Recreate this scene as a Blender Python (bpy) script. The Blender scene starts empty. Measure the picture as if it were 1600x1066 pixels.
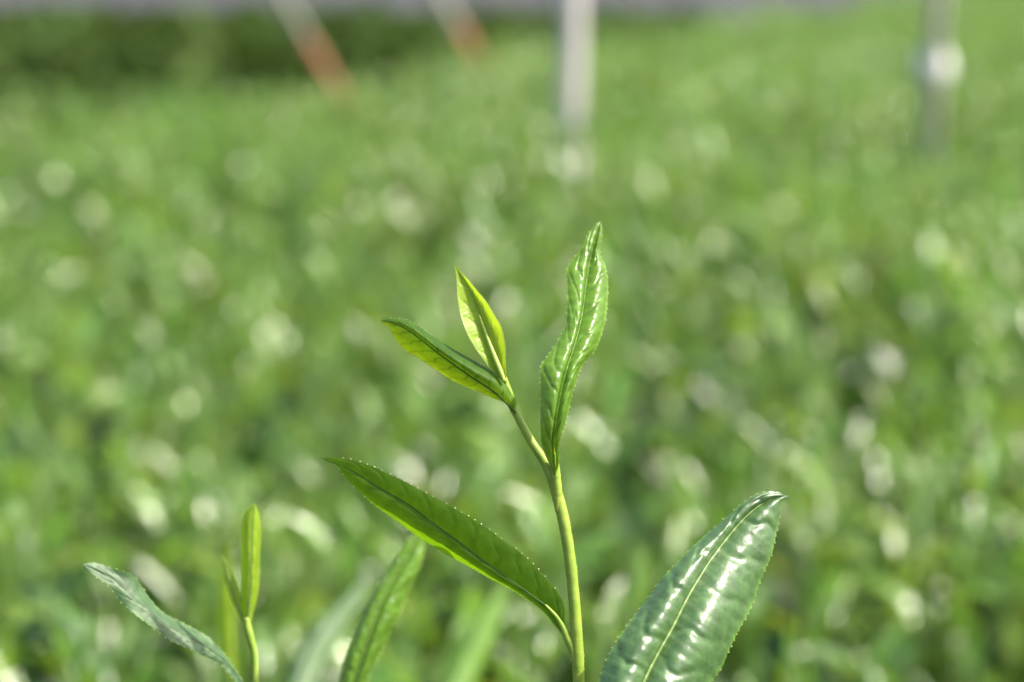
import bpy, math, random
import numpy as np
from mathutils import Vector, Matrix, noise

# ------------------------------------------------------------------ camera, sky, sun, exposure
S = bpy.context.scene
C = S.collection
PITCH = math.atan(683 / 3556.0)
CAMZ = 1.03
cam_d = bpy.data.cameras.new('camera')
cam = bpy.data.objects.new('camera', cam_d)
C.objects.link(cam)
cam.location = (0, 0, CAMZ)
cam.rotation_euler = (math.radians(90) - PITCH, 0, 0)
cam_d.lens = 80
cam_d.sensor_width = 36
cam_d.clip_start = 0.02
cam_d.clip_end = 2000
cam_d.dof.use_dof = True
cam_d.dof.focus_distance = 0.444
cam_d.dof.aperture_fstop = 9.6
S.camera = cam

SUN_EL, SUN_AZ = 52.0, 98.0        # azimuth measured from +Y (ahead of the camera) towards +X
w = bpy.data.worlds.new("World")
S.world = w
w.use_nodes = True
wn = w.node_tree
bg = wn.nodes['Background']
sky = wn.nodes.new('ShaderNodeTexSky')
sky.sky_type = 'NISHITA'
sky.sun_disc = False
sky.sun_elevation = math.radians(SUN_EL)
sky.sun_rotation = math.radians(SUN_AZ)
sky.dust_density = 5.0
sky.air_density = 1.0
wn.links.new(sky.outputs[0], bg.inputs[0])
bg.inputs[1].default_value = 0.14
sl = bpy.data.lights.new('sun', 'SUN')
sl.energy = 4.6
sl.angle = math.radians(0.5)
sl.color = (1.0, 0.93, 0.80)
sun = bpy.data.objects.new('sun', sl)
C.objects.link(sun)
az, el = math.radians(SUN_AZ), math.radians(SUN_EL)
sd = Vector((math.sin(az) * math.cos(el), math.cos(az) * math.cos(el), math.sin(el)))
sun.rotation_euler = sd.to_track_quat('Z', 'Y').to_euler()
sun.location = sd * 30
S.view_settings.view_transform = 'Standard'
S.view_settings.look = 'None'
S.view_settings.gamma = 1.0
S.view_settings.use_curve_mapping = False
S.view_settings.exposure = 1.05
cy = S.cycles
cy.use_denoising = True
cy.denoiser = 'OPENIMAGEDENOISE'
cy.sample_clamp_indirect = 6
cy.sample_clamp_direct = 0
cy.max_bounces = 8
cy.transmission_bounces = 6
cy.use_adaptive_sampling = False

# ------------------------------------------------------------------ helpers
rnd = random.Random(11)
nrg = np.random.default_rng(5)
FPX = 80 / 36 * 1600
RX = np.array((1.0, 0, 0))
FW = np.array((0, math.cos(PITCH), -math.sin(PITCH)))
UP = np.array((0, math.sin(PITCH), math.cos(PITCH)))
CO = np.array((0, 0, CAMZ))


def P(px, py, d):
    """a point of the photographed place at depth d (metres) from the lens"""
    px, py, d = np.asarray(px, float)[..., None], np.asarray(py, float)[..., None], np.asarray(d, float)[..., None]
    return CO + d * FW + (px - 800) / FPX * d * RX - (py - 533) / FPX * d * UP


def spline(pts, n):
    """Catmull-Rom through the points, resampled evenly along its length"""
    p = np.asarray(pts, float)
    q = np.vstack([2 * p[0] - p[1], p, 2 * p[-1] - p[-2]])
    out = []
    for i in range(1, len(q) - 2):
        t = np.linspace(0, 1, 24, endpoint=False)[:, None]
        a, b, c, d = q[i - 1], q[i], q[i + 1], q[i + 2]
        out.append(0.5 * (2 * b + (c - a) * t + (2 * a - 5 * b + 4 * c - d) * t ** 2 + (3 * b - a - 3 * c + d) * t ** 3))
    out.append(p[-1:])
    o = np.vstack(out)
    s = np.concatenate([[0], np.cumsum(np.linalg.norm(np.diff(o[:, :2], axis=0), axis=1))])
    s /= s[-1]
    t = np.linspace(0, 1, n)
    return np.stack([np.interp(t, s, o[:, k]) for k in range(o.shape[1])], 1)


def mesh_obj(name, verts, faces, mat, parent=None, smooth=True, attrs=None):
    me = bpy.data.meshes.new(name)
    me.from_pydata([tuple(v) for v in verts], [], faces)
    if smooth:
        me.polygons.foreach_set('use_smooth', [True] * len(me.polygons))
    for k, v in (attrs or {}).items():
        a = me.attributes.new(k, 'FLOAT', 'POINT')
        a.data.foreach_set('value', np.asarray(v, np.float32))
    me.materials.append(mat)
    me.update()
    o = bpy.data.objects.new(name, me)
    C.objects.link(o)
    if parent:
        o.parent = parent
        b = parent
        off = Vector((0, 0, 0))
        while b:
            off += b.location
            b = b.parent
        me.transform(Matrix.Translation(-off))
    return o


def tag(o, label=None, cat=None, group=None, kind=None):
    for k, v in (('label', label), ('category', cat), ('group', group), ('kind', kind)):
        if v:
            o[k] = v
    return o


def empty(name, loc, label=None, cat=None, group=None):
    o = bpy.data.objects.new(name, None)
    o.empty_display_size = 0.01
    o.location = Vector(tuple(loc))
    C.objects.link(o)
    return tag(o, label, cat, group)


def tube(path, radii, seg=14, cap=True, squash=1.0):
    path = np.asarray(path, float)
    n = len(path)
    vs, fs = [], []
    side = None
    for i in range(n):
        t = path[min(i + 1, n - 1)] - path[max(i - 1, 0)]
        t /= np.linalg.norm(t) + 1e-12
        ref = FW if side is None else side
        a = ref - t * ref.dot(t)
        a /= np.linalg.norm(a)
        side = a
        b = np.cross(t, a)
        for k in range(seg):
            th = 2 * math.pi * k / seg
            vs.append(path[i] + radii[i] * (a * math.cos(th) * squash + b * math.sin(th)))
    for i in range(n - 1):
        for k in range(seg):
            k2 = (k + 1) % seg
            fs.append((i * seg + k, i * seg + k2, (i + 1) * seg + k2, (i + 1) * seg + k))
    if cap:
        fs.append(tuple(range(seg))[::-1])
        fs.append(tuple((n - 1) * seg + k for k in range(seg)))
    return vs, fs


# ------------------------------------------------------------------ materials
def nodes(name):
    m = bpy.data.materials.new(name)
    m.use_nodes = True
    nt = m.node_tree
    nt.nodes.clear()
    return m, nt, nt.nodes, nt.links


def leaf_material(name, top, trans, vein, rough=0.36, tfac=0.45, vary=0.25, per_object=False, bump=0.25,
                  vein_t=None, spec=0.5, rim=None, nscale=500, mottle=420, bdist=0.0004):
    m, nt, N, L = nodes(name)
    out = N.new('ShaderNodeOutputMaterial')
    tc = N.new('ShaderNodeTexCoord')
    no = N.new('ShaderNodeTexNoise'); no.inputs['Scale'].default_value = nscale; no.inputs['Detail'].default_value = 4
    L.new(tc.outputs['Object'], no.inputs['Vector'])
    n2 = N.new('ShaderNodeTexNoise'); n2.inputs['Scale'].default_value = mottle; n2.inputs['Detail'].default_value = 3
    L.new(tc.outputs['Object'], n2.inputs['Vector'])
    at = N.new('ShaderNodeAttribute'); at.attribute_name = 'vein'
    hsv_in = N.new('ShaderNodeMapRange')
    hsv_in.inputs[1].default_value = 0.3; hsv_in.inputs[2].default_value = 0.7
    hsv_in.inputs[3].default_value = 1 - vary; hsv_in.inputs[4].default_value = 1 + vary
    L.new(n2.outputs['Fac'], hsv_in.inputs[0])
    val = hsv_in.outputs[0]
    if per_object:
        oi = N.new('ShaderNodeObjectInfo')
        mr = N.new('ShaderNodeMapRange')
        mr.inputs[3].default_value = 0.72; mr.inputs[4].default_value = 1.38
        L.new(oi.outputs['Random'], mr.inputs[0])
        mu = N.new('ShaderNodeMath'); mu.operation = 'MULTIPLY'
        L.new(mr.outputs[0], mu.inputs[0]); L.new(val, mu.inputs[1])
        val = mu.outputs[0]

    def colour(c, vc):
        mix = N.new('ShaderNodeMix'); mix.data_type = 'RGBA'
        mix.inputs[6].default_value = (*c, 1); mix.inputs[7].default_value = (*vc, 1)
        L.new(at.outputs['Fac'], mix.inputs[0])
        o = mix.outputs[2]
        if rim:
            ar = N.new('ShaderNodeAttribute'); ar.attribute_name = 'rim'
            mx = N.new('ShaderNodeMix'); mx.data_type = 'RGBA'
            mx.inputs[7].default_value = (*rim, 1)
            L.new(o, mx.inputs[6]); L.new(ar.outputs['Fac'], mx.inputs[0])
            o = mx.outputs[2]
        ad = N.new('ShaderNodeAttribute'); ad.attribute_name = 'fold_shade'
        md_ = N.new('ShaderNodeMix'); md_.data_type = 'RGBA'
        md_.inputs[7].default_value = (top[0] * 0.35, top[1] * 0.5, top[2] * 0.6, 1)  # darker tint: shade painted into the colour of one leaf half
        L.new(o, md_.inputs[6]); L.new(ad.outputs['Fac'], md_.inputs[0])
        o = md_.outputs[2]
        h = N.new('ShaderNodeHueSaturation')
        if per_object:
            mh = N.new('ShaderNodeMapRange')
            mh.inputs[3].default_value = 0.485; mh.inputs[4].default_value = 0.525
            wn_ = N.new('ShaderNodeTexWhiteNoise'); wn_.noise_dimensions = '1D'
            L.new(oi.outputs['Random'], wn_.inputs['W']); L.new(wn_.outputs['Value'], mh.inputs[0])
            L.new(mh.outputs[0], h.inputs['Hue'])
        L.new(val, h.inputs['Value']); L.new(o, h.inputs['Color'])
        return h.outputs[0]

    bp = N.new('ShaderNodeBump'); bp.inputs['Strength'].default_value = bump; bp.inputs['Distance'].default_value = bdist
    L.new(no.outputs['Fac'], bp.inputs['Height'])
    pr = N.new('ShaderNodeBsdfPrincipled')
    L.new(colour(top, vein), pr.inputs['Base Color'])
    rr = N.new('ShaderNodeMapRange'); rr.inputs[3].default_value = rough * 0.8; rr.inputs[4].default_value = rough * 1.25
    L.new(no.outputs['Fac'], rr.inputs[0]); L.new(rr.outputs[0], pr.inputs['Roughness'])
    pr.inputs['Specular IOR Level'].default_value = spec
    L.new(bp.outputs[0], pr.inputs['Normal'])
    tr = N.new('ShaderNodeBsdfTranslucent')
    L.new(colour(trans, vein_t or vein), tr.inputs['Color'])
    mx = N.new('ShaderNodeMixShader'); mx.inputs[0].default_value = tfac
    L.new(pr.outputs[0], mx.inputs[1]); L.new(tr.outputs[0], mx.inputs[2])
    L.new(mx.outputs[0], out.inputs[0])
    return m


def plain(name, col, rough=0.6, col2=None, scale=20, metallic=0.0, bump=0.0, detail=5, sss=0.0):
    m, nt, N, L = nodes(name)
    out = N.new('ShaderNodeOutputMaterial')
    pr = N.new('ShaderNodeBsdfPrincipled')
    tc = N.new('ShaderNodeTexCoord')
    no = N.new('ShaderNodeTexNoise'); no.inputs['Scale'].default_value = scale; no.inputs['Detail'].default_value = detail
    L.new(tc.outputs['Object'], no.inputs['Vector'])
    mix = N.new('ShaderNodeMix'); mix.data_type = 'RGBA'
    mix.inputs[6].default_value = (*col, 1); mix.inputs[7].default_value = (*(col2 or col), 1)
    mr = N.new('ShaderNodeMapRange'); mr.inputs[1].default_value = 0.35; mr.inputs[2].default_value = 0.65
    L.new(no.outputs['Fac'], mr.inputs[0]); L.new(mr.outputs[0], mix.inputs[0])
    L.new(mix.outputs[2], pr.inputs['Base Color'])
    pr.inputs['Roughness'].default_value = rough
    pr.inputs['Metallic'].default_value = metallic
    if sss:
        pr.inputs['Subsurface Weight'].default_value = sss
        pr.inputs['Subsurface Radius'].default_value = (0.0012, 0.0018, 0.0004)
        pr.inputs['Subsurface Scale'].default_value = 1.0
    if bump:
        b = N.new('ShaderNodeBump'); b.inputs['Strength'].default_value = bump; b.inputs['Distance'].default_value = 0.3 / scale
        L.new(no.outputs['Fac'], b.inputs['Height']); L.new(b.outputs[0], pr.inputs['Normal'])
    L.new(pr.outputs[0], out.inputs[0])
    return m


M_under = leaf_material('young_leaf_underside', (0.07, 0.15, 0.012), (0.19, 0.38, 0.005), (0.06, 0.135, 0.008),
                        rough=0.6, spec=0.3, tfac=0.6, vary=0.15, vein_t=(0.15, 0.32, 0.004), rim=(0.14, 0.25, 0.03), bump=0.15)
M_fold = leaf_material('folded_leaf', (0.11, 0.23, 0.02), (0.66, 0.84, 0.015), (0.05, 0.14, 0.01),
                       rough=0.55, spec=0.35, tfac=0.6, vary=0.15, vein_t=(0.16, 0.32, 0.01), rim=(0.3, 0.45, 0.08), bump=0.15)
M_bud = leaf_material('bud_leaf', (0.26, 0.39, 0.022), (0.42, 0.60, 0.02), (0.34, 0.48, 0.09),
                      rough=0.4, spec=0.35, tfac=0.5, vary=0.1, rim=(0.45, 0.6, 0.15), bump=0.2)
M_top = leaf_material('glossy_young_leaf', (0.115, 0.235, 0.028), (0.34, 0.52, 0.03), (0.10, 0.21, 0.035),
                      rough=0.27, tfac=0.42, vary=0.18, rim=(0.25, 0.42, 0.06), bump=0.3, spec=0.5)
M_mature = leaf_material('glossy_older_leaf', (0.085, 0.165, 0.060), (0.13, 0.33, 0.04), (0.08, 0.17, 0.045),
                         rough=0.34, tfac=0.36, vary=0.25, rim=(0.15, 0.32, 0.05), bump=0.5, spec=1.0)
M_matt = leaf_material('matt_older_leaf', (0.075, 0.145, 0.06), (0.13, 0.33, 0.04), (0.06, 0.12, 0.045),
                       rough=0.52, tfac=0.36, vary=0.2, rim=(0.15, 0.32, 0.05), bump=0.5, spec=0.7)
M_stem = plain('young_stem', (0.28, 0.38, 0.05), 0.45, (0.20, 0.31, 0.03), 330, bump=0.25, sss=0.25)
M_rib_dark = plain('underside_midrib', (0.035, 0.09, 0.008), 0.85, (0.045, 0.11, 0.01), 300)
M_rib_pale = plain('pale_midrib', (0.16, 0.25, 0.07), 0.45, (0.13, 0.21, 0.05), 300)
M_tip = plain('downy_tip', (0.34, 0.42, 0.09), 0.5, (0.26, 0.36, 0.05), 300, sss=0.4)
M_gland = plain('tooth_gland', (0.55, 0.58, 0.22), 0.3, (0.45, 0.5, 0.12), 500)


# ------------------------------------------------------------------ the leaves in focus
def lerp_list(tt, spec):
    if not hasattr(spec, '__len__'):
        return np.full_like(tt, float(spec))
    k = np.linspace(0, 1, len(spec))
    return spline(np.stack([k, np.asarray(spec, float)], 1), 200)[(tt * 199).round().astype(int), 1]


def build_leaf(parent, mid, left, right, depth, zl, zr, bl, br, mat, rib_mat, rib_r=2.0, rib_off=-0.2,
               veins=9, quilt=0.35, slant=0.13, teeth=30, tooth=1.3, vein_w=0.06, name='leaf', gland=1.0, ph=0.0,
               wave=0.0, crease=0.0, fold_shade=0.0, cw=0.2, ezr=1.5, cwr=None):
    """mid / left / right run from the base to the tip; depth in m, offsets in mm (positive = away from the viewer)"""
    n, m = 170, 22
    tt = np.linspace(0, 1, n)
    Mi, Le, Ri = spline(mid, n), spline(left, n), spline(right, n)
    D = lerp_list(tt, depth)
    zl, zr, bl, br = (lerp_list(tt, a) / 1000 for a in (zl, zr, bl, br))
    verts, vein, rim, shading = [], [], [], []
    cols = 2 * m + 1
    fadeends = np.clip(np.minimum(tt, 1 - tt) * 12, 0, 1)
    for i in range(n):
        for j in range(-m, m + 1):
            u = abs(j) / m
            E = Le if j < 0 else Ri
            z, b = (zl, bl) if j < 0 else (zr, br)
            x = Mi[i] * (1 - u) + E[i] * u
            d = D[i] + z[i] * u ** (1.5 if j < 0 else ezr) + b[i] * math.sin(math.pi * u)
            p = (tt[i] - slant * u ** 1.25) * veins + (0.5 if j < 0 else 0) + ph
            p += 0.30 * noise.noise((p * 0.8, j * 0.15 if j < 0 else j * 0.15 + 9, ph + 3))
            f = p - math.floor(p)
            side = math.sqrt(max(0.0, 4 * u * (1 - u)))
            dist = min(f, 1 - f)
            pill = 1 - math.exp(-(dist / 0.11) ** 1.6) + 0.5 * noise.noise((math.floor(p) * 1.7, j * 0.12, ph))
            fine = noise.noise((x[0] * 0.09, x[1] * 0.09, ph)) * 0.22 + noise.noise((x[0] * 0.21, x[1] * 0.21, 5 + ph)) * 0.12
            q = quilt / 1000 * fadeends[i] * (side * pill + fine * side)
            cr = crease / 1000 * math.exp(-(u / (cw if j <= 0 or cwr is None else cwr)) ** 2) * fadeends[i]
            d = d - q + cr
            d += wave / 1000 * u ** 3 * math.sin(tt[i] * 26 + (0 if j < 0 else 2)) * fadeends[i]
            if u > 0.999 and teeth and 0.12 < tt[i] < 0.985:
                g = (tt[i] * teeth) % 1.0
                a = tooth * (1.0 - g) * (0.8 + 0.7 * noise.noise((math.floor(tt[i] * teeth) * 1.3, j, ph))) * min(1, (tt[i] - 0.12) * 8)
                o = E[i] - Mi[i]
                o = o / (np.linalg.norm(o) + 1e-6)
                x = x + o[:2] * a if len(x) == 2 else x
            verts.append(P(x[0], x[1], d))
            v = math.exp(-(dist / vein_w) ** 2) * (1 - 0.55 * u) * fadeends[i]
            v = max(v, math.exp(-(u / 0.05) ** 2))
            vein.append(v)
            shading.append(fold_shade * min(1.0, u * 6) * min(1.0, max(0.0, (tt[i] - 0.08) * 4)) if j > 0 else 0.0)  # painted shade on the right half only, fading out at base and midrib
            rim.append(max(0.0, (u - 0.93) / 0.07) ** 2 * 0.8)
    faces = [(i * cols + j, i * cols + j + 1, (i + 1) * cols + j + 1, (i + 1) * cols + j)
             for i in range(n - 1) for j in range(cols - 1)]
    lo = mesh_obj(name, verts, faces, mat, parent, attrs={'vein': vein, 'rim': rim, 'fold_shade': shading})
    # the midrib runs along the blade
    k = int(n * 0.985)
    path = P(Mi[:k, 0], Mi[:k, 1], D[:k] + rib_off / 1000)
    pxm = D[:k] / FPX
    vs, fs = tube(path, rib_r * pxm * (1.0 - 0.8 * tt[:k]) + 0.00003, 8)
    mesh_obj('midrib', vs, fs, rib_mat, lo)
    # pale glands on the teeth
    if teeth and gland:
        gv, gf = [], []
        V = np.array(verts).reshape(n, cols, 3)
        for side in (0, cols - 1):
            for c in range(int(teeth * 0.15), int(teeth * 0.97)):
                i = min(n - 1, int(math.ceil(c / teeth * (n - 1))))
                if rnd.random() < 0.2:
                    continue
                r = gland * D[i] / FPX * rnd.uniform(0.75, 1.25)
                c0 = V[i, side]
                s0 = len(gv)
                for a in range(3):
                    ph_ = (a - 1) * 0.9
                    for bb in range(6):
                        th = bb * math.pi / 3
                        gv.append(c0 + r * np.array((math.cos(th) * math.cos(ph_), math.sin(th) * math.cos(ph_), math.sin(ph_))))
                for a in range(2):
                    for bb in range(6):
                        b2 = (bb + 1) % 6
                        gf.append((s0 + a * 6 + bb, s0 + a * 6 + b2, s0 + a * 6 + 6 + b2, s0 + a * 6 + 6 + bb))
                gf.append(tuple(s0 + b for b in range(6))[::-1]); gf.append(tuple(s0 + 12 + b for b in range(6)))
        g = mesh_obj('tooth_glands', gv, gf, M_gland, lo)
        g['kind'] = 'stuff'
    return lo


def build_stem(parent, pts, depth, mat, name='stem', hairs=0):
    """pts: (px, py, radius px)"""
    sp = spline(pts, 90)
    tt = np.linspace(0, 1, 90)
    D = lerp_list(tt, depth)
    path = P(sp[:, 0], sp[:, 1], D)
    wob = np.array([1 + 0.05 * noise.noise((i * 0.25, 3, 1)) for i in range(90)])
    vs, fs = tube(path, 0.95 * sp[:, 2] * D / FPX * wob, 18)
    o = mesh_obj(name, vs, fs, mat, parent)
    if hairs:
        hv, hf = [], []
        for _ in range(hairs):
            i = rnd.randrange(2, 86)
            th = rnd.uniform(0, 2 * math.pi)
            r = sp[i, 2] * D[i] / FPX
            a = RX * math.cos(th) - FW * math.sin(th)
            b0 = path[i] + a * r * 0.97
            ln = rnd.uniform(0.0002, 0.00045)
            tip = b0 + a * ln * 0.7 + (path[i + 1] - path[i]) / np.linalg.norm(path[i + 1] - path[i]) * ln
            wv = (path[i + 1] - path[i]) / np.linalg.norm(path[i + 1] - path[i]) * 0.000035
            s0 = len(hv)
            sdv = np.cross(a, wv / np.linalg.norm(wv)) * 0.000035
            hv += [b0 + wv, b0 - wv + sdv, b0 - wv - sdv, tip]
            hf += [(s0, s0 + 1, s0 + 3), (s0 + 1, s0 + 2, s0 + 3), (s0 + 2, s0, s0 + 3)]
        h = mesh_obj('stem_hairs', hv, hf, M_gland, o)
        h['kind'] = 'stuff'
    return o


F0 = 0.444
# ---- main shoot
main = empty('tea_shoot', P(906, 1180, F0), 'sharp in-focus tea shoot with four leaves and a slim leaning stem, centre of the photo', 'tea shoot')
build_stem(main, [(912, 1180, 10), (905, 1075, 9.8), (902, 1010, 10.2), (897, 937, 9.5), (890, 870, 9.6), (880, 810, 9.8), (871, 775, 9.6),
                  (862, 745, 9.2), (850, 720, 8.2), (833, 695, 7.4), (819, 670, 6.8), (808.5, 650, 6.8), (804, 641, 7.4), (797, 622, 7.6),
                  (790, 600, 6.2), (784, 580, 4.0)], [F0, F0, F0, F0 + .001], M_stem, hairs=420)
# petiole of the big lower leaf
build_stem(main, [(899, 1032, 8.0), (894, 1012, 8.2), (886, 995, 7.0), (878, 978, 5.2), (868, 962, 3.5), (852, 945, 2)], [F0, F0, F0 - .0006], M_stem, name='petiole')
build_leaf(main,
           mid=[(885, 993), (875, 974), (861, 954), (833, 932), (808, 914), (780, 894), (748, 871), (713, 844), (677, 818), (639, 789), (596, 764), (550, 736), (500, 716)],
           left=[(885, 993), (877, 989), (866, 976), (850, 957), (826, 938), (797, 920), (762, 902), (734, 886), (692, 863), (649, 836), (618, 813), (586, 790), (565, 771), (540, 746), (524, 726), (500, 716)],
           right=[(885, 993), (883, 980), (882, 965), (882, 950), (876, 932), (861, 912), (840, 889), (812, 863), (783, 842), (757, 823), (716, 798), (663, 769), (623, 748), (568, 724), (533, 716), (500, 716)],
           depth=[F0, F0 - .001, F0 - .001, F0, F0 + .002], zl=[0, 1.5, 2.5, 2.2, 1, 0], zr=[0, -.5, -1.2, -1, -.5, 0], bl=[0, -.4, -.6, -.4, 0], br=[0, -.4, -.5, -.4, 0],
           mat=M_under, rib_mat=M_rib_dark, rib_r=1.7, rib_off=0.02, veins=12, quilt=0.12, teeth=40, tooth=1.0, gland=1.15, ph=0.2, slant=0.10)
# folded leaf, upper left
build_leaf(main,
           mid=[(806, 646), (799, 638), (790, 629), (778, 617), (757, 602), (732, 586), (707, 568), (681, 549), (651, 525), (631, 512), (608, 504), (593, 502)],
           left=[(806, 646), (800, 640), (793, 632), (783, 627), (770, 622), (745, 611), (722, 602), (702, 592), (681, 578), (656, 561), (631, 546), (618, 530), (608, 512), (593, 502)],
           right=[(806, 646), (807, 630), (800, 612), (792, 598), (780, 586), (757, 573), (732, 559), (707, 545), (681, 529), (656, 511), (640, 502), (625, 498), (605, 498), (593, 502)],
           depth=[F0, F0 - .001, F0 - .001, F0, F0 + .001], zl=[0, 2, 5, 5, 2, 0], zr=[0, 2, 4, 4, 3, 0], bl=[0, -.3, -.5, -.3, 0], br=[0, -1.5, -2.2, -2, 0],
           mat=M_fold, rib_mat=M_rib_dark, rib_r=1.6, rib_off=-0.1, veins=11, quilt=0.10, teeth=44, tooth=0.6, gland=0.8, ph=0.6, slant=0.1, fold_shade=0.7)  # upper half painted darker, as the shade on the curled-over side
# yellow-green bud leaf
build_leaf(main,
           mid=[(790, 598), (786, 586), (779, 566), (768, 538), (758, 510), (749, 487), (739, 463), (728, 441), (718, 426), (710, 413)],
           left=[(790, 598), (778, 586), (767, 577), (755, 561), (740, 539), (727, 513), (719, 488), (715, 462), (713.5, 434), (710, 413)],
           right=[(790, 598), (791, 586), (790, 560), (788.5, 535), (783, 512), (772, 492), (760, 472), (745, 454), (732, 438), (720, 426), (710, 413)],
           depth=[F0, F0 + .001, F0 + .003, F0 + .004], zl=[0, -1.5, -2, -1.5, 0], zr=[0, -2, -2.2, -1.5, 0], bl=[0, .2, .3, .2, 0], br=[0, .5, .6, .5, 0],
           mat=M_bud, rib_mat=M_bud, rib_r=2.4, rib_off=0.1, veins=7, quilt=0.14, teeth=44, tooth=0.7, gland=0.7, ph=0.1)
# rolled tip bud lying in the bud leaf
bs = spline([(789, 596, 3), (781, 576, 4.4), (771, 551, 3.8), (762, 527, 3.0), (755, 507, 2.0), (750, 492, 0.6)], 40)
vs, fs = tube(P(bs[:, 0] - 1, bs[:, 1], F0 - .0012 + np.linspace(0, .0028, 40)), bs[:, 2] * F0 / FPX, 12)
mesh_obj('tip_bud', vs, fs, M_tip, main)
# glossy upright leaf on the right
build_stem(main, [(871, 800, 4), (871, 770, 7.6), (869, 748, 8), (867, 725, 7), (864, 702, 4), (864, 680, 2)], [F0 - .0005, F0 - .001, F0 - .003], M_stem, name='petiole')
build_leaf(main,
           mid=[(867, 742), (866, 722), (864, 690), (867, 667), (872, 636), (878.6, 603), (887.5, 570), (896, 545), (905, 512), (911, 482), (916, 444), (922, 406), (929, 378), (939, 345)],
           left=[(867, 742), (859, 727), (849, 704), (845, 682), (845, 644), (845, 606), (845.5, 574), (852, 562), (864, 545), (878, 522), (885, 505), (887, 469), (887, 444), (886, 421), (895, 407), (909, 388), (919, 368), (930, 352), (939, 345)],
           right=[(867, 742), (873, 727), (874, 700), (880, 672), (888, 641), (895, 611), (902, 588), (908, 574), (922, 556), (931, 545), (938, 527), (945, 503), (947, 487), (949, 464), (949, 439), (945, 416), (936.5, 393), (940, 365), (939, 345)],
           depth=[F0 - .002, F0 - .007, F0 - .005, F0 + .003, F0 + .012, F0 + .018], zl=[0, 1, 1.2, .8, 1, 0], zr=[0, 3, 3.5, 4, 3.5, 0], bl=[0, -.4, -.5, -.5, -.4, 0], br=[0, 0, -.5, -.6, -.5, 0],
           mat=M_top, rib_mat=M_top, rib_r=1.0, rib_off=0.15, veins=11, quilt=0.34, teeth=50, tooth=2.2, gland=0.9, ezr=2.6, cwr=0.42, ph=0.3, crease=1.0, cw=0.12, wave=0.25, vein_w=0.06)

# ---- big glossy leaf, right
DE = 0.436
sh = empty('tea_shoot', P(915, 1330, DE), 'large dark glossy tea leaf with white shine, right of the in-focus stem', 'tea shoot')
build_stem(sh, [(915, 1330, 9), (922, 1290, 8), (936, 1245, 7), (950, 1205, 5)], [DE - .022, DE - .022, DE - .02], M_stem)
build_leaf(sh,
           mid=[(936, 1245), (950, 1210), (968, 1165), (990, 1108), (1007, 1063), (1028, 1021), (1050, 982), (1071, 940), (1090, 907), (1111, 874), (1136, 841), (1163, 810), (1193, 786), (1218, 776), (1233, 776)],
           left=[(936, 1245), (925, 1195), (922, 1145), (928, 1100), (937, 1064), (946, 1036), (961, 1006), (983, 975), (1007, 942), (1034.6, 905), (1059, 879), (1090, 848), (1114, 827), (1145, 801), (1166, 783), (1190, 770), (1213, 770), (1233, 776)],
           right=[(936, 1245), (985, 1215), (1040, 1165), (1085, 1108), (1114, 1061), (1127, 1043), (1139, 1015), (1155, 982), (1172, 950), (1184, 917), (1194, 893), (1206, 862), (1212, 835), (1218, 807), (1222, 784), (1233, 776)],
           depth=[DE - .022, DE - .017, DE - .010, DE - .002, DE + .008, DE + .014], zl=[0, 1, 3, 3, 2, 0], zr=[0, 2, 5, 5, 4, 0], bl=[0, -2, -2.6, -2.4, -1.5, 0], br=[0, -3, -4.2, -4, -2.5, 0],
           mat=M_mature, rib_mat=M_rib_pale, rib_r=3.0, rib_off=0.25, veins=9, quilt=0.55, teeth=58, tooth=2.6, gland=0.9, ph=0.45, crease=0.7, wave=0.5, vein_w=0.045, slant=0.07)

# ---- blurred leaf rising behind the lower-left leaf
DH = 0.520
sh = empty('tea_shoot', P(548, 1260, DH), 'narrow upright tea leaf, slightly blurred, rising behind the lowest in-focus leaf', 'tea shoot')
build_stem(sh, [(548, 1260, 8), (542, 1200, 7), (540, 1150, 5)], [DH, DH], M_stem)
build_leaf(sh,
           mid=[(541, 1165), (543, 1120), (556, 1060), (571, 1010), (587, 960), (604, 922), (630, 880), (650, 850), (664, 822)],
           left=[(541, 1165), (530, 1125), (527, 1085), (533, 1050), (545, 1010), (560, 972), (580, 934), (603, 895), (625, 860), (645, 838), (664, 822)],
           right=[(541, 1165), (553, 1125), (564, 1088), (580, 1046), (596, 1019), (611, 988), (623, 961), (638, 922), (654, 890), (662, 855), (664, 822)],
           depth=[DH - .005, DH, DH + .01], zl=[0, 1, 2, 1, 0], zr=[0, 2, 4, 2, 0], bl=[0, -1.5, -1.5, -1, 0], br=[0, -1, -2.4, -1.5, 0],
           mat=M_top, rib_mat=M_rib_pale, rib_r=2.5, rib_off=0.1, veins=10, quilt=0.35, teeth=36, tooth=2.0, gland=1.4, ph=0.8, crease=0.5, wave=0.6)

# ---- the left shoot: grey-green sagging leaf and a rolled yellow bud
DG = 0.478
sh = empty('tea_shoot', P(400, 1290, DG), 'small tea shoot at lower left with a rolled yellow-green bud and one sagging grey-green leaf', 'tea shoot')
build_stem(sh, [(404, 1290, 8), (401, 1150, 6.5), (399, 1060, 5.6), (397, 1020, 5.5), (392, 1000, 6.2), (387, 980, 6.4), (385, 965, 5)], [DG, DG], M_stem)
build_leaf(sh,
           mid=[(388, 990), (388, 965), (390, 930), (392, 890), (393, 850), (394, 815), (398, 786)],
           left=[(388, 990), (379, 965), (376.5, 934), (376.5, 895), (376.5, 856), (377, 825), (382, 802), (398, 786)],
           right=[(388, 990), (394, 965), (402, 934), (405, 907), (406, 868), (407.5, 837), (405, 806), (398, 786)],
           depth=[DG, DG, DG + .002], zl=[0, 4, 5, 4, 0], zr=[0, 4, 5, 3, 0], bl=[0, -1, -1, -1, 0], br=[0, -1, -1, -1, 0],
           mat=M_bud, rib_mat=M_rib_pale, rib_r=1.2, veins=8, quilt=0.1, teeth=24, tooth=0.8, gland=0.0)
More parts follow.
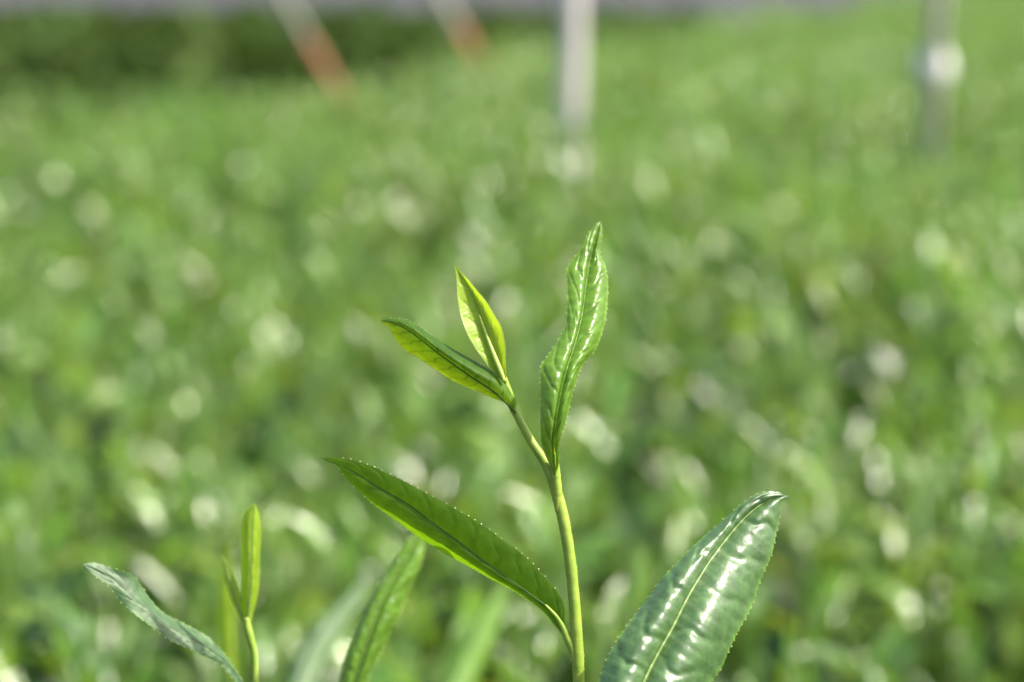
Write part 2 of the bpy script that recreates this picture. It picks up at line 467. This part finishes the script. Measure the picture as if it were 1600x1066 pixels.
build_leaf(sh,
           mid=[(388, 990), (378, 963), (368, 938), (359, 908), (353, 885), (346, 866)],
           left=[(388, 990), (371, 962), (360, 936), (351, 905), (347, 885), (346, 866)],
           right=[(388, 990), (384, 962), (377, 934), (368, 908), (358, 885), (346, 866)],
           depth=[DG, DG + .004, DG + .012], zl=[0, 1, 1, 0], zr=[0, -1, -1, 0], bl=[0, 0, 0], br=[0, 0, 0],
           mat=M_bud, rib_mat=M_rib_pale, rib_r=1.6, veins=6, quilt=0.1, teeth=18, tooth=0.6, gland=0.0)
DF = 0.470
build_leaf(sh,
           mid=[(400, 1125), (388, 1095), (373, 1060), (352, 1034), (325, 1012), (290, 993), (255, 972), (225, 947), (200, 925), (170, 902), (128, 882)],
           left=[(400, 1125), (386, 1100), (369, 1066), (344, 1039), (320, 1024), (293, 1012), (266, 1000), (235, 977), (204, 954), (185, 934), (169, 914), (140, 894), (128, 882)],
           right=[(400, 1125), (395, 1095), (378, 1062), (366, 1044), (351, 1023), (332, 1002), (312, 988), (281, 972), (254, 957), (236, 938), (221, 917), (207, 899), (177, 889), (148, 880), (128, 882)],
           depth=[DG, DF + .002, DF - .004, DF - .008, DF - .010], zl=[0, -1, -2, -1, 0], zr=[0, 3, 5, 4, 0], bl=[0, 0, 0, 0], br=[0, 1, 1.5, 1, 0],
           mat=M_matt, rib_mat=M_matt, rib_r=1.6, rib_off=0.4, veins=10, quilt=0.10, teeth=34, tooth=2.0, gland=0.9, ph=0.4, crease=0.3, wave=0.5)



def blurred_leaf(base, bend, tip, width, d0, d1, mat, label, stem_to=(0, 90), rib=None):
    mid = spline([base, bend, tip], 9)
    lf, rt = [], []
    for i, p in enumerate(mid):
        t = i / 8
        dv = mid[min(i + 1, 8)] - mid[max(i - 1, 0)]
        dv = dv / np.linalg.norm(dv)
        nrm = np.array((dv[1], -dv[0]))
        ww = width * 0.5 * math.sin(math.pi * (t * 0.96 + 0.02) ** 0.85) ** 0.9 if 0 < i < 8 else 0
        lf.append(p + nrm * ww)
        rt.append(p - nrm * ww)
    foot = (base[0] + stem_to[0], base[1] + stem_to[1])
    e = empty('tea_shoot', P(foot[0], foot[1], d0), label, 'tea shoot')
    build_stem(e, [(*foot, 7), ((foot[0] + base[0]) / 2 + 3, (foot[1] + base[1]) / 2, 6), (*base, 4.5)], [d0, d0], M_stem)
    build_leaf(e, mid, lf, rt, [d0, (d0 + d1) / 2, d1], [0, 4, 4, 0], [0, 4, 4, 0], [0, -1.5, -1.5, 0], [0, -1.5, -1.5, 0], mat,
               rib or M_rib_pale, rib_r=2, veins=9, quilt=0.5, teeth=0, ph=base[0] * 0.01, crease=0.5, wave=0.8)
    return e


blurred_leaf((185, 1150), (110, 1000), (20, 900), 60, 1.1, 1.15, M_mature, 'large blurred grey leaf in the bottom left corner', (20, 160))
blurred_leaf((440, 1160), (500, 1010), (590, 890), 46, .80, .86, M_mature, 'blurred grey leaf leaning right between the rolled bud and the upright leaf', (-10, 150))
blurred_leaf((690, 1130), (745, 1010), (795, 900), 46, .78, .84, M_top, 'blurred shiny leaf beneath the lowest in-focus leaf, left of the main stem', (-10, 150))
blurred_leaf((362, 1080), (352, 960), (356, 840), 26, .68, .68, M_bud, 'soft yellow-green upright tip just left of the rolled bud', (5, 150))

# ------------------------------------------------------------------ field shoots
M_flush = leaf_material('field_young_leaf', (0.118, 0.198, 0.042), (0.28, 0.43, 0.018), (0.12, 0.22, 0.06),
                        rough=0.19, spec=0.78, tfac=0.36, vary=0.12, per_object=True, bump=0.6, nscale=260, mottle=60, bdist=0.0012)
M_flush2 = leaf_material('field_tip_leaf', (0.12, 0.23, 0.045), (0.25, 0.42, 0.04), (0.17, 0.27, 0.08),
                         rough=0.2, spec=0.78, tfac=0.38, vary=0.12, per_object=True, bump=0.6, nscale=260, mottle=60, bdist=0.0012)
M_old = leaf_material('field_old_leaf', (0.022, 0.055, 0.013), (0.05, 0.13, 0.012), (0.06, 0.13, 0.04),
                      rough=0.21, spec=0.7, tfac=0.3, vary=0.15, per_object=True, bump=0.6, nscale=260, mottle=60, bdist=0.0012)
M_dark = leaf_material('far_hedge_leaf', (0.07, 0.115, 0.028), (0.10, 0.17, 0.02), (0.03, 0.07, 0.02),
                       rough=0.75, tfac=0.25, vary=0.15, per_object=True, bump=0.1, spec=0.15, nscale=150, mottle=60)
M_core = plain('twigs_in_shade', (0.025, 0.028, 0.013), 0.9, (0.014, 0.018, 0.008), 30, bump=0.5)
M_twig = plain('field_stem', (0.10, 0.18, 0.03), 0.5, (0.07, 0.12, 0.03), 60)


def simple_leaf(length, width, elev, curl, yaw, base, fold=0.35, nl=12):
    """returns verts, faces, vein for a curved, folded little leaf"""
    vs, vn = [], []
    ang = elev
    p = np.array((0.0, 0.0, 0.0))
    ds = length / (nl - 1)
    for i in range(nl):
        t = i / (nl - 1)
        wdt = width * 0.5 * (math.sin(math.pi * min(1, t * 0.94 + 0.03) ** 0.85)) ** 0.9
        if i:
            p = p + ds * np.array((math.cos(ang), 0, math.sin(ang)))
        nr = np.array((-math.sin(ang), 0, math.cos(ang)))
        for j in (-2, -1, 0, 1, 2):
            y = j / 2 * wdt * math.cos(fold)
            h = abs(j / 2) ** 1.3 * wdt * math.sin(fold) + 0.10 * wdt * math.sin(t * 19 + j * 1.7 + yaw * 3)
            vs.append(p + np.array((0, y, 0)) + nr * h)
            vn.append(1.0 if j == 0 else 0.0)
        ang += curl / (nl - 1)
    cs, sn = math.cos(yaw), math.sin(yaw)
    vs = [np.array((v[0] * cs - v[1] * sn, v[0] * sn + v[1] * cs, v[2])) + base for v in vs]
    fs = [(i * 5 + j, i * 5 + j + 1, (i + 1) * 5 + j + 1, (i + 1) * 5 + j) for i in range(nl - 1) for j in range(4)]
    return vs, fs, vn


def shoot_parts(r, big=1.0):
    """list of (name, verts, faces, vein, material) for one flush shoot, about 9 cm tall"""
    H = r.uniform(0.10, 0.17) * big
    lean = r.uniform(0.0, 0.25)
    la = r.uniform(0, 6.28)
    top = np.array((math.cos(la) * lean * H, math.sin(la) * lean * H, H))
    path = [np.array((0, 0, -0.03)), np.array((0, 0, 0.0)), top * 0.5 + np.array((0, 0, 0.004)), top]
    vs, fs = tube(path, [0.0016, 0.0015, 0.0012, 0.0008], 6)
    parts = [('stem', vs, fs, [0] * len(vs), M_twig)]
    yaw = r.uniform(0, 6.28)
    nl = r.choice((4, 5, 5))
    for k in range(nl):
        f = k / nl
        yaw += 2.4 + r.uniform(-.3, .3)
        ln = (0.058 - 0.026 * f) * r.uniform(0.85, 1.2) * big
        wd = ln * r.uniform(0.30, 0.40)
        elev = r.uniform(0.45, 1.1) + 0.4 * f
        b = top * (0.15 + 0.85 * f) * 1.0
        parts.append(('leaf', *simple_leaf(ln, wd, elev, r.uniform(-1.0, 0.1), yaw, b, r.uniform(0.25, 0.6)), M_flush if f < 0.55 else M_flush2))
    parts.append(('bud', *simple_leaf(0.022 * big, 0.005, 1.35, 0.1, yaw + 1, top, 0.9, 6), M_flush2))
    return parts


def join_mesh(name, parts):
    vs, fs, vn, mi, mats = [], [], [], [], []
    for _, v, f, a, m in parts:
        if m not in mats:
            mats.append(m)
        o = len(vs)
        vs += [tuple(x) for x in v]
        fs += [tuple(i + o for i in q) for q in f]
        vn += list(a)
        mi += [mats.index(m)] * len(f)
    me = bpy.data.meshes.new(name)
    me.from_pydata(vs, [], fs)
    for m in mats:
        me.materials.append(m)
    me.polygons.foreach_set('material_index', mi)
    me.polygons.foreach_set('use_smooth', [True] * len(fs))
    at = me.attributes.new('vein', 'FLOAT', 'POINT')
    at.data.foreach_set('value', np.array(vn, np.float32) * 0.6)
    me.update()
    return me


sr = random.Random(3)
variants = [shoot_parts(sr, 0.76) for _ in range(7)]
variant_mesh = [join_mesh('tea_shoot_mesh', v) for v in variants]
part_mesh = [[(nm, join_mesh(nm, [(nm, v, f, a, m)])) for nm, v, f, a, m in var] for var in variants]


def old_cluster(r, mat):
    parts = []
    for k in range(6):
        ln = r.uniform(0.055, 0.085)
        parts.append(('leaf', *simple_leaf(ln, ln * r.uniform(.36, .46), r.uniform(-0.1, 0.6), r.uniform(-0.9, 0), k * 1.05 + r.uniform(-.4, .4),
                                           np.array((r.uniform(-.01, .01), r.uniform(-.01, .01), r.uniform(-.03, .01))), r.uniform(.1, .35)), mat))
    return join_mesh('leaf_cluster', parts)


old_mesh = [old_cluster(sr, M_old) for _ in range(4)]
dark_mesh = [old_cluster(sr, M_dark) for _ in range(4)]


def canopy_z(x, y):
    a = (x * 0.75 + y * 0.66)
    return 0.700 - 0.03 + 0.022 * math.sin(a * 4.3 + 0.6) + 0.03 * noise.noise((x * 2.1, y * 2.1, 0)) + 0.012 * noise.noise((x * 7, y * 7, 4))


# far edge of the near hedge: runs obliquely from near left to far right
E0, E1 = np.array((-0.80, 3.65)), np.array((1.05, 7.8))
ED = (E1 - E0) / np.linalg.norm(E1 - E0)
EN = np.array((-ED[1], ED[0]))      # points away from the camera


def edge_dist(x, y):
    """metres inside the near hedge, from its far edge"""
    return -((x - E0[0]) * EN[0] + (y - E0[1]) * EN[1])


def hedge_height(x, y):
    e = edge_dist(x, y)
    if e < 0:
        return None
    drop = max(0.0, 1 - e / 0.22)
    return canopy_z(x, y) - 0.30 * drop ** 3


def in_view(p, margin=1.15):
    v = np.array(p) - CO
    d = v.dot(FW)
    return d > 0.3 and abs(v.dot(RX) / d * FPX) < 800 * margin and -533 * 1.2 < v.dot(UP) / d * FPX < 533 and d


def scatter(density, ymax, dz, spread, seed, ymin=0.62, inside=0.03):
    g = np.random.default_rng(seed)
    pts = []
    n = int(density * (ymax - ymin) * 11)
    xs = g.uniform(-5, 6, n); ys = g.uniform(ymin, ymax, n)
    for x, y in zip(xs, ys):
        if abs(x) > 0.45 + y * 0.36:
            continue
        if edge_dist(x, y) < inside:
            continue
        z = hedge_height(x, y)
        pts.append((x, y, z + dz + g.uniform(-spread, spread * 0.7)))
    return pts


def gn_scatter(name, parent, pts, meshes, seed, smin, smax, tilt):
    """one 'stuff' object: the meshes instanced on its points"""
    src = bpy.data.collections.new(name + '_sources')
    for me in meshes:
        src.objects.link(bpy.data.objects.new('leaf_source', me))
    g = np.random.default_rng(seed)
    me = bpy.data.meshes.new(name)
    off = Vector((0, 0, 0))
    if parent:
        off = parent.location
    me.from_pydata([(p[0] - off[0], p[1] - off[1], p[2] - off[2]) for p in pts], [], [])
    n = len(pts)
    r = me.attributes.new('rot', 'FLOAT_VECTOR', 'POINT')
    r.data.foreach_set('vector', np.stack([g.normal(0, tilt, n), g.normal(0, tilt, n), g.uniform(0, 6.28, n)], 1).ravel())
    s = me.attributes.new('size', 'FLOAT', 'POINT')
    s.data.foreach_set('value', g.uniform(smin, smax, n))
    o = bpy.data.objects.new(name, me)
    C.objects.link(o)
    o.parent = parent
    ng = bpy.data.node_groups.new(name + '_nodes', 'GeometryNodeTree')
    ng.interface.new_socket('Geometry', in_out='INPUT', socket_type='NodeSocketGeometry')
    ng.interface.new_socket('Geometry', in_out='OUTPUT', socket_type='NodeSocketGeometry')
    N, L = ng.nodes, ng.links
    gi, go = N.new('NodeGroupInput'), N.new('NodeGroupOutput')
    ip = N.new('GeometryNodeInstanceOnPoints')
    ci = N.new('GeometryNodeCollectionInfo')
    ci.inputs['Collection'].default_value = src
    ci.inputs['Separate Children'].default_value = True
    ci.inputs['Reset Children'].default_value = True
    ar = N.new('GeometryNodeInputNamedAttribute'); ar.data_type = 'FLOAT_VECTOR'; ar.inputs['Name'].default_value = 'rot'
    as_ = N.new('GeometryNodeInputNamedAttribute'); as_.data_type = 'FLOAT'; as_.inputs['Name'].default_value = 'size'
    m2p = N.new('GeometryNodeMeshToPoints')
    L.new(gi.outputs[0], m2p.inputs[0]); L.new(m2p.outputs[0], ip.inputs['Points'])
    L.new(ci.outputs[0], ip.inputs['Instance'])
    ip.inputs['Pick Instance'].default_value = True
    L.new(ar.outputs[0], ip.inputs['Rotation']); L.new(as_.outputs[0], ip.inputs['Scale'])
    L.new(ip.outputs[0], go.inputs[0])
    md = o.modifiers.new('scatter', 'NODES')
    md.node_group = ng
    o['kind'] = 'stuff'
    return o


# ---- near hedge: core + foliage
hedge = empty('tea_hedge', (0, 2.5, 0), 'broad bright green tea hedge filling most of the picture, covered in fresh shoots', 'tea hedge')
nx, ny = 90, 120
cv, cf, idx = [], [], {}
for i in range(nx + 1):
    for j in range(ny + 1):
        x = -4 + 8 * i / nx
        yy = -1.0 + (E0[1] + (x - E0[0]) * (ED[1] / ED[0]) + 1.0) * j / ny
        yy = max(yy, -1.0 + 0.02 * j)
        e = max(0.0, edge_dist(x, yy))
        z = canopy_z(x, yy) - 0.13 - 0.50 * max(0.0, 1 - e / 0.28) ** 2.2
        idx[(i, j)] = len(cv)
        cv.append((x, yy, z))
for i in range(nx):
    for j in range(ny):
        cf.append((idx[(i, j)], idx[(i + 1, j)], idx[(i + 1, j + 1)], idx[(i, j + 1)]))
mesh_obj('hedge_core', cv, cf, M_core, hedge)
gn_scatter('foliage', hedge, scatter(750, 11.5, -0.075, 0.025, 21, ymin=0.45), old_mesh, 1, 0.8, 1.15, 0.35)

pts = scatter(840, 11.5, -0.075, 0.055, 22, ymin=0.72)
near = []
for p in pts:
    d = in_view((p[0], p[1], p[2] + 0.06), 1.05)
    if d:
        near.append((d, p))
near.sort(key=lambda a: a[0])
near = near[:280]
chosen = set(p for _, p in near)
rest = [p for p in pts if p not in chosen]
f = gn_scatter('young_shoots', hedge, rest, variant_mesh, 2, 0.8, 1.15, 0.22)
for i, (d, p) in enumerate(near):
    k = rnd.randrange(len(variants))
    rot = (rnd.gauss(0, .2), rnd.gauss(0, .2), rnd.uniform(0, 6.28))
    sc = rnd.uniform(0.8, 1.15)
    if i < 70:
        o = empty('tea_shoot', p)
        for nm, me in part_mesh[k]:
            c = bpy.data.objects.new(nm, me)
            C.objects.link(c)
            c.parent = o
        tag(o, 'soft green tea shoot with several glossy leaves, low in the blurred foreground of the hedge', 'tea shoot', 'blurred tea shoots nearest the bottom edge')
    else:
        o = bpy.data.objects.new('tea_shoot', variant_mesh[k])
        C.objects.link(o)
        o.location = p
        tag(o, 'blurred green tea shoot among many alike on the hedge top behind the in-focus shoot', 'tea shoot', 'blurred tea shoots on the hedge top')
    o.rotation_euler = rot
    o.scale = (sc, sc, sc)

# ---- far dark hedge
hedge2 = empty('tea_hedge', (0, 7.4, 0), 'dark green tea hedge crossing the top left behind the bright hedge', 'tea hedge')
g = np.random.default_rng(8)
dp = []
for _ in range(9000):
    x = g.uniform(-4.5, 3.0)
    a = g.uniform(0, math.pi)
    y = 7.25 - 0.55 * math.cos(a)
    z = 0.15 + 0.50 * math.sin(a) ** 0.6
    if edge_dist(x, y) > -0.25:
        continue
    dp.append((x, y, z + g.uniform(-.03, .03)))
for _ in range(14000):
    x, y = g.uniform(-4.5, 2.0), g.uniform(3.0, 6.9)
    e_ = -edge_dist(x, y)
    if e_ < 0.22 or x < -0.42 * y:
        continue
    dp.append((x, y, 0.44 + 0.02 * math.sin(x * 5 + y * 3) - 0.25 * max(0, 1 - (e_ - .22) / .2) + g.uniform(-.04, .03)))
gn_scatter('foliage', hedge2, dp, dark_mesh, 4, 0.8, 1.2, 0.8)
cv, cf = [], []
for i in range(31):
    x = -4.5 + 7.0 * i / 30
    for j in range(13):
        a = math.pi * j / 12
        cv.append((x, 7.25 - 0.47 * math.cos(a), 0.45 * math.sin(a) ** 0.6 + 0.1))
for i in range(30):
    for j in range(12):
        cf.append((i * 13 + j, i * 13 + 13 + j, i * 13 + 14 + j, i * 13 + j + 1))
mesh_obj('hedge_core', cv, cf, M_core, hedge2)

# ------------------------------------------------------------------ ground
M_soil = plain('dark_soil', (0.06, 0.055, 0.035), 0.95, (0.035, 0.045, 0.02), 9, bump=0.6)
M_gravel = plain('grey_gravel', (0.05, 0.043, 0.065), 0.9, (0.03, 0.027, 0.038), 1.6, bump=0.3, detail=8)
o = mesh_obj('ground', [(-60, -20, 0), (60, -20, 0), (60, 900, 0), (-60, 900, 0)], [(0, 1, 2, 3)], M_soil, smooth=False)
tag(o, kind='structure')
o = mesh_obj('gravel_road', [(-60, 8.6, 0.004), (60, 8.6, 0.004), (60, 300, 0.004), (-60, 300, 0.004)], [(0, 1, 2, 3)], M_gravel, smooth=False)
tag(o, kind='structure')

# ------------------------------------------------------------------ posts
M_white = plain('weathered_white_pipe', (0.60, 0.56, 0.55), 0.45, (0.50, 0.47, 0.47), 12)
M_grey = plain('galvanised_pipe', (0.45, 0.43, 0.38), 0.5, (0.38, 0.36, 0.33), 14)
M_red = plain('orange_red_paint', (0.34, 0.13, 0.065), 0.5, (0.28, 0.11, 0.055), 10)
M_cap = plain('white_plastic', (0.8, 0.8, 0.76), 0.3)


def px_at_plane(px, py, d):
    return P(px, py, d)


def post(base_px, top_px, d, r, mat, name, label, cat, z_base=0.0, z_top=2.2, tilt_group=None):
    a = P(base_px[0], base_px[1], d); b = P(top_px[0], top_px[1], d)
    b[1] = a[1]
    dirv = (b - a)
    dirv[1] = 0
    dirv /= dirv[2]
    base = a + dirv * (z_base - a[2]); top = a + dirv * (z_top - a[2])
    e = empty(name, base, label, cat, tilt_group)
    return e, base, top, dirv


# white pipe in the middle
e, base, top, dv = post((891, 250), (894, 0), 2.68, .0, M_white, 'post', 'tall thick white pipe post standing in the tea behind the in-focus shoot', 'post')
vs, fs = tube([base, base + (top - base) * .3, base + (top - base) * .6, top], [.0132] * 4, 24)
mesh_obj('pipe', vs, fs, M_white, e)
vs, fs = tube([top - np.array((0, 0, .03)), top + np.array((0, 0, .004)), top + np.array((0, 0, .01))], [.018, .018, .012], 24)
mesh_obj('end_cap', vs, fs, M_cap, e)
# grey post at right with a white clip
e, base, top, dv = post((1458, 185), (1459, 0), 3.2, .0, M_grey, 'post', 'thin grey pipe post near the right edge with a round white clip', 'post')
vs, fs = tube([base, top], [.012] * 2, 20)
mesh_obj('pipe', vs, fs, M_grey, e)
c = P(1458, 106, 3.2)
sv, sf = [], []
for i in range(9):
    ph_ = -math.pi / 2 + math.pi * i / 8
    for k in range(16):
        th = 2 * math.pi * k / 16
        sv.append(c + np.array((math.cos(th) * math.cos(ph_) * .026, math.sin(th) * math.cos(ph_) * .026, math.sin(ph_) * .031)))
for i in range(8):
    for k in range(16):
        k2 = (k + 1) % 16
        sf.append((i * 16 + k, i * 16 + k2, i * 16 + 16 + k2, i * 16 + 16 + k))
mesh_obj('clip', sv, sf, M_cap, e)
# two leaning stakes with orange-red feet
for bx, tx, by, lab in ((516, 447, 122, 'leaning white stake with orange-red lower end, left one of the pair'),
                        (752, 690, 104, 'leaning white stake with orange-red lower end, right one of the pair')):
    d = 4.85 if bx > 600 else 4.15
    a = P(bx, by, d); b = P(tx, 0, d); b[1] = a[1]
    dirv = (b - a); dirv /= dirv[2]
    low = a + dirv * (0.10 - a[2]); mid = a + dirv * (P(bx - 30, 44 if bx > 600 else 60, d)[2] - a[2]); top = a + dirv * (1.6 - a[2])
    e = empty('stake', low, lab, 'stake', 'leaning stakes at the far edge')
    rr_ = .0135 if bx > 600 else .0090
    vs, fs = tube([low, mid], [rr_ + .0005] * 2, 20)
    mesh_obj('painted_foot', vs, fs, M_red, e)
    vs, fs = tube([mid, top], [rr_, rr_], 20)
    mesh_obj('shaft', vs, fs, M_white, e)
